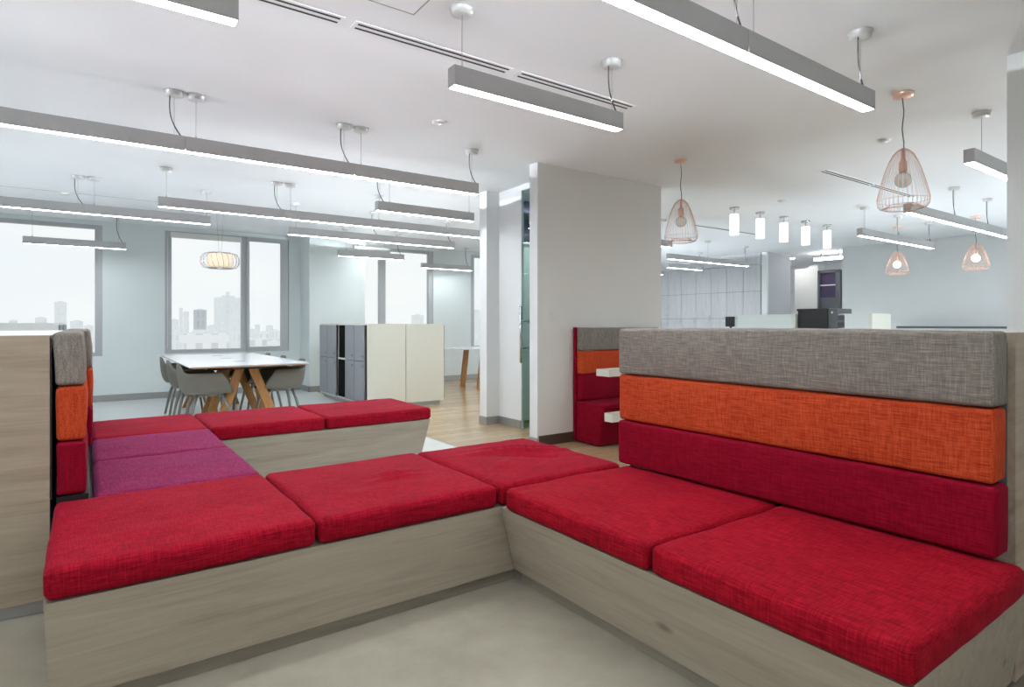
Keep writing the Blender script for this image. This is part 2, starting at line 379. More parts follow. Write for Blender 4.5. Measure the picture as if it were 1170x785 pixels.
# locker wall (grey timber) on the right, each door outlined
t = thing('locker_wall', 'grey timber locker wall with rows of doors at the far right of the office', 'lockers', (KX, 0, 0))
ys = [7.56 + .43 * i for i in range(9)]
MB().box(-.03, 0, 7.56, YW - .01, 0, 2.50).build('carcass', M_DARKGREY, t)
for i in range(8):
    for z0, z1 in ((.08, .69), (.69, 1.33), (1.33, 1.93), (1.93, 2.517)):
        dd = MB().box(-.05, -.03, ys[i] + .005, ys[i + 1] - .005, z0, z1 - .007).build('door', M_GREYWOOD, t)
        if z0 in (.69, 1.33):
            zz = z1 - .07 if z0 == .69 else z0 + .07
            MB().tube([(-.05, ys[i] + .06, zz), (-.075, ys[i] + .06, zz)], .018, 8).build('knob', M_CANOPY, dd)
MB().box(-.05, 0, 7.56, YW - .01, 2.52, HC).build('top_panel', M_GREYWOOD, t)

# ceiling slots and details
def slot(x0, x1, y, label, gap=.045):
    t = thing('slot_diffuser', label, 'air vent', (x0, y, HC))
    L = x1 - x0
    MB().box(0, L, -.045, .045 + gap - .04, -.004, 0).build('frame', M_CEIL, t)
    for k in (-.02, -.02 + gap):
        MB().box(.02, L - .02, k - .007, k + .007, -.006, -.002).build('slot', M_SLOT, t)
slot(-.1, 1.085, 3.05, 'ceiling slot vent cut by the top edge, leftmost of three in line')
slot(1.14, 2.15, 3.05, 'ceiling slot vent passing over the left end of the short hanging strip light')
slot(2.21, 3.24, 3.05, 'ceiling slot vent over the right end of the short hanging strip light')
slot(6.17, 7.25, 3.16, 'thin ceiling slot vent left of the large copper wire pendant', .04)
slot(7.27, 8.35, 3.16, 'thin ceiling slot vent seen through the large copper wire pendant', .04)
slot(7.9, 9.75, 6.1, 'thin far ceiling slot vent behind the white cylinder pendants', .02)
def hatch(x0, x1, y0, y1, label):
    m = MB(); q = .004
    for a in ((x0, x1, y0, y0 + q), (x0, x1, y1 - q, y1), (x0, x0 + q, y0, y1), (x1 - q, x1, y0, y1)): m.box(*a, HC - .002, HC)
    tag(m.build('ceiling_hatch', M_WIRE), label, 'hatch')
hatch(.75, 1.36, 2.2, 2.78, 'thin outline of a square ceiling hatch at the top edge')
for px, py, lb in ((500, 139, 'small round ceiling sensor left of the white middle wall'), (1010, 160, 'small round ceiling sensor left of the large copper pendant'), (893, 229, 'small round ceiling sensor above the white cylinder pendants'), (75, 221, 'small round ceiling sensor above the upper left strip lights')):
    D = (HC - 1.2) * FPX / (370 - py); u = (px - 585) / FPX * D
    x, y = D * FW[0] + u * RT[0], D * FW[1] + u * RT[1]
    t = thing('ceiling_sensor', lb, 'sensor', (x, y, HC))
    MB().lathe([(.03, -.022), (.045, -.012), (.05, 0)]).build('body', M_CANOPY, t, True); MB().lathe([(.06, -.003), (.06, 0)]).build('rim', M_WHITE, t)
t = thing('wall_switch', 'faint square switch plate on the middle wall above the booth', 'switch', (3.79, BY, 1.29))
MB().box(-.045, .045, -.008, 0, -.045, .045, .002).build('plate', M_WALLD, t); MB().box(-.03, .03, -.012, -.008, -.03, .03).build('rocker', M_WALLD, t)

# ---------------------------------------------------------------- strip lights
W = .068; H = .10
# uplights added to the strips to brighten the ceiling: a batwing distribution that spreads evenly over the ceiling
ADDED_UPL = bpy.data.lights.new('added_uplight', 'POINT'); ADDED_UPL.energy = .188; ADDED_UPL.color = (.88, .95, 1); ADDED_UPL.shadow_soft_size = .02; ADDED_UPL.use_nodes = True
_nt = ADDED_UPL.node_tree; _e = _nt.nodes['Emission']; _tc = _nt.nodes.new('ShaderNodeTexCoord'); _sp = _nt.nodes.new('ShaderNodeSeparateXYZ')
_nt.links.new(_tc.outputs['Normal'], _sp.inputs[0])
def _m(op, a, b_=None):
    n = _nt.nodes.new('ShaderNodeMath'); n.operation = op
    for i, v in enumerate((a, b_)):
        if v is None: continue
        if isinstance(v, (int, float)): n.inputs[i].default_value = v
        else: _nt.links.new(v, n.inputs[i])
    return n.outputs[0]
_c = _m('MAXIMUM', _sp.outputs[2], .165); _p = _m('DIVIDE', 1.0, _m('POWER', _c, 2.8)); _on = _m('GREATER_THAN', _sp.outputs[2], .145)
_nt.links.new(_m('MULTIPLY', _p, _on), _e.inputs['Strength'])
def strip(secs, px, py, Y, label, cords=(), z=None, zc=HC, up=True):
    """secs: section joints along X; (px, py): a point of the lower front edge in the photograph; cords: (x, kind)"""
    X = XatY(px, Y) if z is None else 0
    if z is None: z = Zat(py, X, Y)
    t = thing('linear_pendant_light', label, 'strip light', (secs[0], Y, z))
    for a, b_ in zip(secs, secs[1:]):
        a -= secs[0]; b_ -= secs[0]
        MB().box(a + .0015, b_ - .0015, 0, W, .012, H).box(a + .0015, b_ - .0015, 0, .004, 0, .012).box(a + .0015, b_ - .0015, W - .004, W, 0, .012).build('housing', M_GREYMETAL, t)
        MB().box(a + .004, b_ - .004, .004, W - .004, .001, .0118).build('diffuser', M_STRIP, t)
    L = secs[-1] - secs[0]
    MB().box(-.001, .0015, 0, W, 0, H).build('end_cap', M_GREYMETAL, t); MB().box(L - .0015, L + .001, 0, W, 0, H).build('end_cap', M_GREYMETAL, t)
    top = zc - z
    nl = max(1, round(L / .6)) if up else 0
    for i in range(nl):
        lo = bpy.data.objects.new('added_uplight', ADDED_UPL); COL.objects.link(lo); lo.parent = t; lo.location = ((i + .5) * L / nl, W / 2, H + .03)
    for x, kind in cords:
        x -= secs[0]
        MB().lathe([(.03, top - .035), (.055, top - .03), (.055, top - .008), (.062, top)], (x, W / 2, 0), 20).build('canopy', M_CANOPY, t, True)
        if kind == 'wire':
            MB().tube([(x, W / 2, H), (x, W / 2, top - .03)], .0018, 6).build('suspension_wire', M_WIRE, t)
            MB().tube([(x, W / 2, H), (x, W / 2, H + .02)], .006, 8).build('gripper', M_CHROME, t)
        else:
            pts = []
            for i in range(15):
                s = i / 14; pts.append((x - .028 * math.sin(s * PI * .9) * (1 - .4 * s) + .045 * (1 - s) ** 3 - .02 * s * s, W / 2, H + (top - .03 - H) * s))
            MB().tube(pts, .0045, 6).build('power_cord', M_CORD, t, True)
            MB().tube([(x, W / 2, H), (x, W / 2, top - .03)], .0015, 6).build('suspension_wire', M_WIRE, t)
    return t
def sx(px, Y): return XatY(px, Y + W / 2)
SL = 1.19
strip([-1.9, -.71, .478], 272.5, 23, 2.507, 'strip light cut by the top left corner of the frame', [(-.7, 'wire')])
strip([1.469, 2.637], 518.5, 96, 2.55, 'short strip light hanging alone in the upper middle', [(sx(528, 2.55), 'wire'), (sx(699, 2.55), 'cord')])
strip([-.05, 1.14, 2.33, 3.508], 998, 123.8, 1.51, 'brightest nearest strip light running to the upper right', [(sx(842, 1.51), 'cord'), (sx(861, 1.51), 'wire'), (sx(983, 1.51), 'cord')])
strip([-1.836, -.646, .544, 1.735, 2.905], 547, 222, 4.61, 'long strip light from the left edge to the white stub wall, nearest left row',
      [(-.75, 'cord'), (sx(199, 4.61), 'cord'), (sx(224, 4.61), 'wire'), (sx(393, 4.61), 'cord'), (sx(412.5, 4.61), 'wire'), (sx(539, 4.61), 'cord')])
strip([-2.4, -1.2, -.01, 1.19], 99, 244, 7.85, 'strip light entering from the left edge above the far left window', [(sx(89, 7.85), 'cord'), (sx(107.7, 7.85), 'wire'), (sx(236, 7.85), 'wire')])
strip([.581, 1.8, 3.0, 4.2, 5.2], 325, 249.6, 6.93, 'long strip light above the meeting table, its left end over the drum lamp', [(sx(190, 6.93), 'wire'), (sx(316.5, 6.93), 'cord'), (sx(332, 6.93), 'wire'), (sx(433, 6.93), 'wire')])
strip([2.134, 3.36, 4.60], 518, 283.5, 8.0, 'strip light just below the long one, right of the drum lamp', [(sx(338, 8.0), 'wire'), (sx(427, 8.0), 'cord'), (sx(512, 8.0), 'cord')])
strip([2.471, 3.655], 542, 253, 5.90, 'short strip light directly under the right end of the nearest long one', [(sx(434, 5.9), 'cord'), (sx(445, 5.9), 'wire'), (sx(536, 5.9), 'wire')])
Y9 = 10.4
strip([XatY(25.8, Y9), XatY(144, Y9)], 144, 285, Y9, 'low far strip light in front of the leftmost window', [(XatY(33.5, Y9) + .03, 'wire'), (XatY(138.7, Y9) - .03, 'cord')], up=False)
Y10 = 9.6
strip([XatY(387.3, Y10), XatY(461.8, Y10)], 461.8, 297.3, Y10, 'short far strip light over the grey lockers, front one of the close pair', [(XatY(456, Y10), 'cord'), (XatY(396, Y10), 'wire')])
Y11 = 10.3
strip([XatY(405, Y11), XatY(446, Y11)], 435, 289, Y11, 'far strip light partly hidden behind its twin over the lockers', [(XatY(410, Y11), 'wire'), (XatY(440, Y11), 'wire')])
Y12 = 10.7
strip([XatY(482.5, Y12), XatY(539.8, Y12)], 539.8, 309.5, Y12, 'lowest far strip light in front of the last visible window', [(XatY(490, Y12), 'wire'), (XatY(534, Y12), 'cord')], up=False)
strip([5.20, 6.39, 7.58], 1147, 199, 1.573, 'strip light at the right edge partly hidden by the near white wall', [(sx(1118.7, 1.573) + .05, 'wire')])
strip([6.93, 8.1, 9.3, 10.5], 1147, 269.5, 2.64, 'strip light behind the large copper pendant on the right', [(sx(1090, 2.64), 'cord'), (sx(1128, 2.64), 'cord')])
strip([8.43, 9.63, 10.83], 1068, 284, 3.79, 'strip light between the large copper pendant and the small lit pendants', [(sx(988, 3.79), 'wire'), (sx(1026, 3.79), 'cord'), (sx(1062, 3.79), 'cord')])
strip([8.54, 9.78, 11.0], 856, 304.5, 7.12, 'strip light below the white cylinder pendants, upper of the pair', [(sx(809, 7.12), 'wire'), (sx(852, 7.12), 'cord')])
strip([10.05, 11.2], 809.9, 309.5, 8.4, 'short strip light under its longer twin in front of the grey locker wall', [(sx(800, 8.4), 'cord')])
strip([6.1, 7.29], 767, 282.5, 6.02, 'tip of a strip light emerging from behind the middle wall', [(7.1, 'wire')])
for xx, yy_ in ((6.2, -.6), (8.6, .6), (8.6, -1.2), (8.9, 9.6), (6.3, 8.4), (10.0, 1.9), (10.0, -.4)):  # unseen strips added to brighten the right and hidden parts
    strip([xx, xx + 1.2, xx + 2.4], 0, 0, yy_, 'added strip light, unseen in the hidden part of the office', [(xx + 1.2, 'wire')], z=2.38)['group'] = 'added strip lights out of view'
strip([4.2, 4.9], 0, 0, 5.5, 'added strip light inside the glass-doored room', [(4.6, 'wire')], z=2.38)  # added so the room behind the glass is lit
# unseen rows added for light behind the camera's back
strip([-2.9, -1.7, -.5], 0, 0, .9, 'added strip light out of view on the left', [(-1.7, 'wire')], z=2.38)
strip([.2, 1.4, 2.6], 0, 0, -.6, 'added strip light out of view behind the viewpoint', [(1.4, 'wire')], z=2.38)
strip([-2.9, -1.7, -.5], 0, 0, -1.6, 'added strip light out of view in the corner behind', [(-1.7, 'wire')], z=2.38)

# ---------------------------------------------------------------- copper wire pendants
def copper(X, Y, label, lit, ztop=2.40, zbot=1.99, R=.155):
    t = thing('wire_pendant_lamp', label, 'pendant lamp', (X, Y, HC), group='copper wire pendant lamps')
    zt, zb = ztop - HC, zbot - HC; Hh = zt - zb
    MB().lathe([(.012, -.03), (.06, -.026), (.064, -.004), (.064, 0)], n=24).build('canopy', M_COPPER, t, True)
    MB().tube([(.004 * math.sin(k), .004 * math.cos(k * 1.3), -.03 + (zt + .03) * k / 8) for k in range(9)], .0035, 6).build('cord', M_CORD, t, True)
    prof = [(.012, 1), (.035, .97), (.062, .90), (.085, .78), (.108, .62), (.128, .45), (.145, .28), (.155, .16), (.152, .07), (.138, .015), (.118, 0), (.098, .02), (.09, .06)]
    k = R / .155; m = MB()
    n = 34
    for i in range(n):
        a = 2 * PI * i / n
        m.tube([(r * k * math.cos(a), r * k * math.sin(a), zb + z * Hh) for r, z in prof], .0013, 4, False)
    for r, z, rr in ((.012, 1, .003), (.155, .14, .0018), (.118, 0, .0035), (.09, .06, .002)):
        m.tube([(r * k * math.cos(2 * PI * j / 32), r * k * math.sin(2 * PI * j / 32), zb + z * Hh) for j in range(33)], rr, 5, False)
    m.build('wire_cage', M_COPPER, t, True)
    MB().lathe([(.008, zt), (.01, zt - .05), (.012, zt - .08), (.022, zt - .085), (.026, zt - .10), (.026, zt - .155), (.02, zt - .16)], n=20).build('socket', M_COPPER, t, True)
    zc = zt - .215; r0 = .052
    pr = [(.016, zc + .055), (.018, zc + .045)] + [(r0 * math.sin(q), zc + r0 * math.cos(q)) for q in [.5 + i * (PI - .52) / 12 for i in range(13)]]
    MB().lathe(pr, n=20).build('bulb', M_BULB_ON if lit else M_BULB, t, True)
    if not lit:
        MB().tube([(.012 * math.sin(q * 2.1), .012 * math.cos(q * 2.1), zc - .02 + .004 * q) for q in range(12)], .0015, 4).build('filament', M_SHADE, t)
    return t
copper(4.56, 1.785, 'large copper wire pendant lamp with a round bulb, nearest, upper right', False)
copper(4.67, 3.754, 'copper wire pendant lamp beside the right edge of the middle wall', False)
copper(XatY(1025, 4.30), 4.30, 'small glowing copper pendant lamp under the strip light', True, 2.38, 2.0, .165)
copper(XatY(1115, 3.21), 3.21, 'small glowing copper pendant lamp nearest the right-hand wall edge', True, 2.38, 2.0, .165)

# ---------------------------------------------------------------- five opal cylinder pendants
names = ['leftmost of the five white cylinder pendants', 'second white cylinder pendant from the left', 'middle one of the five white cylinder pendants', 'fourth white cylinder pendant from the left', 'rightmost of the five white cylinder pendants']
for i, px in enumerate((839, 868.5, 895.5, 920.5, 945)):
    Y = 4.86; X = XatY(px, Y)
    t = thing('cylinder_pendant', 'lit ' + names[i], 'pendant lamp', (X, Y, HC), group='white cylinder pendants')
    MB().lathe([(.02, -.03), (.06, -.025), (.065, 0)], n=20).build('canopy', M_CHROME, t, True)
    MB().tube([(0, 0, -.03), (0, 0, -.09)], .012, 8).build('stem', M_CHROME, t)
    MB().lathe([(.052, -.375), (.06, -.37), (.06, -.10), (.05, -.09), (.015, -.085)], n=24).build('glass_shade', M_CYL, t, True)

# ---------------------------------------------------------------- drum lamp over the meeting table
DX, DY = XatY(251.5, 8.6), 8.6
t = thing('drum_pendant_lamp', 'cream drum lamp in a round wire frame hanging before the window', 'pendant lamp', (DX, DY, HC))
MB().lathe([(.08, -.02), (.08, 0)], n=24).build('canopy', M_CANOPY, t, True)
zb = Zat(298, DX, DY) - HC
MB().tube([(.05, 0, -.02), (.012, 0, zb + .10)], .0015, 5).tube([(-.05, 0, -.02), (-.012, 0, zb + .10)], .0015, 5).build('suspension_wire', M_WIRE, t)
MB().lathe([(.02, -.085 + zb), (.15, -.085 + zb), (.155, -.075 + zb), (.155, .075 + zb), (.15, .085 + zb), (.02, .085 + zb)], n=32).build('shade', M_SHADE, t, True)
m = MB(); n = 22
for i in range(n):
    a = 2 * PI * i / n
    m.tube([(r * math.cos(a + s), r * math.sin(a + s), zb + z) for r, z, s in ((.05, .10, 0), (.15, .10, .03), (.20, .085, .06), (.228, .04, .1), (.232, 0, .13), (.228, -.04, .16), (.20, -.085, .2), (.15, -.10, .23), (.05, -.10, .26))], .003, 5)
for z in (.10, -.10): m.tube([(.15 * math.cos(2 * PI * j / 32), .15 * math.sin(2 * PI * j / 32), zb + z) for j in range(33)], .003, 5, False)
m.build('wire_frame', M_CHROME, t, True)

# ---------------------------------------------------------------- cushions
def rbox(x0, x1, y0, y1, z0, z1, r=.02, crown=.006, seed=0, step=.022, wrinkles=(), wob=.0038, shear=None):
    """soft upholstered block: rounded box with a gentle crown, uneven edges and optional wrinkles"""
    def samples(a, b):
        L = b - a; rr = min(r, L / 2 - .001); out = [a + rr * (1 - math.cos(k / 4 * PI / 2)) if False else a + rr * k / 4 for k in range(4)]
        n = max(2, int((L - 2 * rr) / step)); out += [a + rr + (L - 2 * rr) * k / n for k in range(n + 1)]
        out += [b - rr * k / 4 for k in range(3, -1, -1)]; return out
    xs, ys, zs = samples(x0, x1), samples(y0, y1), samples(z0, z1)
    bm = bmesh.new(); V = {}
    cx, cy, cz = (x0 + x1) / 2, (y0 + y1) / 2, (z0 + z1) / 2
    hx, hy, hz = (x1 - x0) / 2, (y1 - y0) / 2, (z1 - z0) / 2
    def vert(i, j, k):
        key = (i, j, k)
        if key in V: return V[key]
        p = Vector((xs[i], ys[j], zs[k]))
        q = Vector((min(max(p.x, x0 + r), x1 - r), min(max(p.y, y0 + r), y1 - r), min(max(p.z, z0 + r), z1 - r)))
        d = p - q; cnt = (abs(d.x) > 1e-9) + (abs(d.y) > 1e-9) + (abs(d.z) > 1e-9)
        if d.length > 1e-9:
            m_ = max(abs(d.x), abs(d.y), abs(d.z)); p = q + d.normalized() * m_ if cnt > 1 else p
        u, v, w_ = (p.x - cx) / hx, (p.y - cy) / hy, (p.z - cz) / hz
        nz = noise.noise(Vector((p.x * 4 + seed * 7.1, p.y * 4, p.z * 4)))
        nn = noise.noise(Vector((p.x * 9 + seed * 3.3, p.y * 9 + 5, p.z * 9)))
        if w_ < -.5: crown_z = 0
        else: crown_z = 1
        d3 = [crown * (1 - v * v) * (1 - w_ * w_), crown * (1 - u * u) * (1 - w_ * w_), crown_z * crown * (1 - u * u) * (1 - v * v)]
        dims = sorted((hx, hy, hz)); flat = (hx, hy, hz).index(dims[0])
        for ax, c in enumerate((u, v, w_)):
            amp = 1.0 if ax == flat else .5
            p[ax] += c * amp * d3[ax] + (wob * nz + wob * .5 * nn) * (1 if abs(c) > .8 else .3) * (crown_z if ax == 2 else 1)
        for (wx, wy, ang, ln, wd, ht) in wrinkles:
            if w_ > .5:
                dx, dy = p.x - wx, p.y - wy; a = dx * math.cos(ang) + dy * math.sin(ang); b2 = -dx * math.sin(ang) + dy * math.cos(ang)
                b2 += .02 * math.sin(a * 12)
                p.z += 1.7 * ht * math.exp(-(a / ln) ** 2 * 2 - (b2 / wd) ** 2)
        if shear: p = shear(p)
        V[key] = bm.verts.new(p); return V[key]
    nx, ny, nz_ = len(xs) - 1, len(ys) - 1, len(zs) - 1
    for i in range(nx):
        for j in range(ny):
            bm.faces.new([vert(i, j, nz_), vert(i + 1, j, nz_), vert(i + 1, j + 1, nz_), vert(i, j + 1, nz_)])
            bm.faces.new([vert(i, j, 0), vert(i, j + 1, 0), vert(i + 1, j + 1, 0), vert(i + 1, j, 0)])
    for i in range(nx):
        for k in range(nz_):
            bm.faces.new([vert(i, 0, k), vert(i + 1, 0, k), vert(i + 1, 0, k + 1), vert(i, 0, k + 1)])
            bm.faces.new([vert(i, ny, k), vert(i, ny, k + 1), vert(i + 1, ny, k + 1), vert(i + 1, ny, k)])
    for j in range(ny):
        for k in range(nz_):
            bm.faces.new([vert(0, j, k), vert(0, j, k + 1), vert(0, j + 1, k + 1), vert(0, j + 1, k)])
            bm.faces.new([vert(nx, j, k), vert(nx, j + 1, k), vert(nx, j + 1, k + 1), vert(nx, j, k + 1)])
    return bm
def soft(name, mat, parent, *a, **k):
    m = MB(); m.bm.free(); m.bm = rbox(*a, **k); return m.build(name, mat, parent, True)
ZS, ZC = .365, .472
def seat_cushion(x0, x1, y0, y1, label, seed, mat, wr=(), group='red seat cushions'):
    """a loose seat cushion with its stitched seam as a child"""
    t = thing('seat_cushion', label, 'cushion', ((x0 + x1) / 2, (y0 + y1) / 2, ZS), group=group)
    cx, cy = (x0 + x1) / 2, (y0 + y1) / 2
    g = .006
    soft('cover', mat, t, x0 - cx + g, x1 - cx - g, y0 - cy + g, y1 - cy - g, .003, ZC - ZS - .006, r=.027, crown=.008, seed=seed, wrinkles=[(a - cx, b - cy, c, d, e, f) for a, b, c, d, e, f in wr])
    q = g + .0015; zz = .085
    a0, a1, b0, b1 = x0 - cx + q + .002, x1 - cx - q - .002, y0 - cy + q + .002, y1 - cy - q - .002; rr = .018
    pts = []
    for (px, py, s0) in ((a1 - rr, b0 + rr, -PI / 2), (a1 - rr, b1 - rr, 0), (a0 + rr, b1 - rr, PI / 2), (a0 + rr, b0 + rr, PI)):
        for i in range(5): an = s0 + i * PI / 8; pts.append((px + rr * math.cos(an), py + rr * math.sin(an), zz))
    pts.append(pts[0])
    MB().tube(pts, .0022, 5, False).build('seam', mat, t, True)
    return t
XA = [-.115, .705, 1.525, 2.31]; YA0, YA1 = 2.235, 3.115
seat_cushion(XA[0], XA[1], YA0, YA1, 'large red seat cushion at the lower left corner of the frame, nearest on the left', 1, M_RED)
seat_cushion(XA[1], XA[2], YA0, YA1, 'red seat cushion in the middle of the front row with two small creases', 2, M_RED,
             [(1.22, 2.62, .15, .16, .018, .012), (1.24, 2.72, .1, .1, .014, .009), (1.22, 2.66, .1, .16, .02, -.008)])
seat_cushion(XA[2], XA[3], YA0, YA1, 'wrinkled red corner cushion touching the stack of back cushions', 3, M_RED,
             [(2.02, 2.75, -.35, .34, .03, .016), (2.05, 2.85, -.3, .3, .025, .013), (2.0, 2.62, -.5, .25, .03, -.010), (1.75, 2.55, .9, .12, .03, .006)])
YBc = [3.115, 3.90, 4.66, 5.52]; XB0, XB1 = .018, .705
seat_cushion(XB0, XB1, YBc[0], YBc[1], 'purplish red seat cushion directly behind the lower left cushion', 4, M_PLUMSHEEN)
seat_cushion(XB0, XB1, YBc[1], YBc[2], 'narrow looking purplish red cushion between the left one and the far corner one', 5, M_PLUMSHEEN)
seat_cushion(XB0, XB1, YBc[2], YBc[3], 'far left corner cushion nearest the meeting table', 6, M_RED)
XCc = [.705, 1.53, 2.46]
seat_cushion(XCc[0], XCc[1], YBc[2], YBc[3], 'red cushion on the far bench in front of the meeting table legs', 7, M_RED)
seat_cushion(XCc[1], XCc[2], YBc[2], YBc[3], 'red cushion at the free right end of the far bench', 8, M_RED)
XD0, XD1 = 1.51, 2.33; YD = [.565, 1.355, 2.20]
seat_cushion(XD0, XD1, YD[1], YD[2], 'red seat cushion in the inner corner under the orange and grey back', 9, M_REDY, [(1.58, 2.13, .3, .1, .03, -.004)])
seat_cushion(XD0, XD1, YD[0], YD[1], 'biggest nearest red seat cushion at the lower right', 10, M_REDY)

# ---------------------------------------------------------------- bench bases
def bench(label, loc): return thing('bench', label, 'bench', loc)
# front run
b = bench('pale oak bench base carrying the front row of three red cushions', (1.1, 2.7, 0))
ox, oy = 1.1, 2.7
MB().hexa([(XA[0] + .02 - ox, 2.268 - oy, .055), (1.645 - ox, 2.268 - oy, .055), (1.645 - ox, 3.10 - oy, .055), (XA[0] + .02 - ox, 3.10 - oy, .055)],
          [(XA[0] + .008 - ox, 2.25 - oy, ZS), (2.30 - ox, 2.25 - oy, ZS), (2.30 - ox, 3.10 - oy, ZS), (XA[0] + .008 - ox, 3.10 - oy, ZS)]).build('body', M_WOOD, b)
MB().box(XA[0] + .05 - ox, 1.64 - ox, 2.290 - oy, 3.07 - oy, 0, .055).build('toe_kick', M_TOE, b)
# left run with its backrest
bl = b = bench('pale oak bench base under the left row of three cushions and its back', (.3, 4.3, 0)); ox, oy = .3, 4.3
MB().box(-.108 - ox, .69 - ox, 3.12 - oy, 5.50 - oy, .055, ZS).build('body', M_WOODY, b)
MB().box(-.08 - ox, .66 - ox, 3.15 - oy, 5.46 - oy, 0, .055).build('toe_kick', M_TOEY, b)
def lean(p): p = p.copy(); p.x -= .012 * max(0, p.z / .22); return p
for i, (y0, y1, wh) in enumerate(((3.125, 4.30, 'near'), (4.31, 5.50, 'far'))):
    for z0, z1, mt, nm, pos in ((.478, .703, M_REDB, 'dark red', 'lowest'), (.708, .935, M_ORANGE, 'orange', 'middle'), (.94, 1.163, M_GREYF, 'grey', 'top')):
        t = thing('back_cushion', '%s back cushion, %s of the %s stack beside the left oak panel' % (nm, pos, wh), 'cushion', (-.05, (y0 + y1) / 2, z0), group='left back cushions')
        cy_ = (y0 + y1) / 2
        soft('cover', mt, t, -.058, .044 + .03 * i, y0 - cy_, y1 - cy_, 0, z1 - z0, r=.018, crown=.006, seed=20 + i + z0, step=.04, shear=lean if nm == 'grey' else None)
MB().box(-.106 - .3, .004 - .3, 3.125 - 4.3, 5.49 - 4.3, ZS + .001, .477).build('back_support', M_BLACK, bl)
# far bench
b = bench('far pale oak bench base with a slanted free end in front of the meeting table', (1.6, 5.1, 0)); ox, oy = 1.6, 5.1
MB().hexa([(.70 - ox, 4.70 - oy, .055), (2.37 - ox, 4.70 - oy, .055), (2.37 - ox, 5.48 - oy, .055), (.70 - ox, 5.48 - oy, .055)],
          [(.70 - ox, 4.675 - oy, ZS), (2.445 - ox, 4.675 - oy, ZS), (2.445 - ox, 5.50 - oy, ZS), (.70 - ox, 5.50 - oy, ZS)]).build('body', M_WOOD, b)
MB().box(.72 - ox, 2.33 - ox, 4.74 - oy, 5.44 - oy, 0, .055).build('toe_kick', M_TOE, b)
# right bench
b = bench('slanted pale oak bench base under the right cushions with a tall striped back', (1.9, 1.4, 0)); ox, oy = 1.9, 1.4
MB().hexa([(1.622 - ox, .63 - oy, .058), (2.40 - ox, .63 - oy, .058), (2.40 - ox, 2.262 - oy, .058), (1.622 - ox, 2.262 - oy, .058)],
          [(1.532 - ox, .585 - oy, ZS), (2.40 - ox, .585 - oy, ZS), (2.40 - ox, 2.245 - oy, ZS), (1.532 - ox, 2.245 - oy, ZS)]).build('body', M_WOODY, b)
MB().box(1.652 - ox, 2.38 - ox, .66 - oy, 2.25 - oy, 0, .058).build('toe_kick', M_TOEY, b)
for z0, z1, mt, nm, dx in ((.4765, .698, M_REDB, 'dark red back cushion, lowest', -.004), (.703, .936, M_ORANGE, 'orange back cushion, middle one', .004), (.941, 1.178, M_GREYF, 'grey back cushion, top one', 0)):
    t = thing('back_cushion', 'long %s of the big stack over the right bench' % nm, 'cushion', (2.32, 1.42, z0), group='right back cushions')
    soft('cover', mt, t, -.058 + dx, .058 + dx, .632 + dx - 1.42, 2.225 - 1.42, 0, z1 - z0, r=.016, crown=.006, seed=30 + z0, step=.03)
# dividers (oak boxes) behind the backs
t = thing('bench_divider', 'tall oak end panel at the left edge beside the striped back cushions', 'divider', (-.7, 4.3, 0)); ox, oy = -.7, 4.3
MB().box(-1.6 - ox, -.128 - ox, 3.13 - oy, 3.16 - oy, .06, 1.152).build('end_panel', M_WOODP, t)
MB().box(-1.6 - ox, -.128 - ox, 3.16 - oy, 5.48 - oy, .06, 1.138).build('carcass', M_WHITE, t)
MB().box(-1.6 - ox, -.128 - ox, 3.165 - oy, 5.48 - oy, 1.14, 1.152).build('top_panel', M_WHITE, t)
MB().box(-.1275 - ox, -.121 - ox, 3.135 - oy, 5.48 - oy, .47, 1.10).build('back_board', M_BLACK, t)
MB().box(-1.58 - ox, -.15 - ox, 3.16 - oy, 5.44 - oy, 0, .06).build('toe_kick', M_SKIRT, t)
t = thing('bench_divider', 'tall oak end panel at the right edge below the near white wall', 'divider', (3.0, 1.4, 0)); ox, oy = 3.0, 1.4
MB().box(2.405 - ox, 3.7 - ox, .62 - oy, .65 - oy, .06, 1.172).build('end_panel', M_WOODP, t)
MB().box(2.405 - ox, 3.7 - ox, .65 - oy, 2.2 - oy, .06, 1.15).build('carcass', M_WOODY, t)
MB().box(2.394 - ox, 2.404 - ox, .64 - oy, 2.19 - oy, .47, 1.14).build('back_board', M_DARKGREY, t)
MB().box(2.43 - ox, 3.65 - ox, .68 - oy, 2.16 - oy, 0, .06).build('toe_kick', M_TOEY, t)

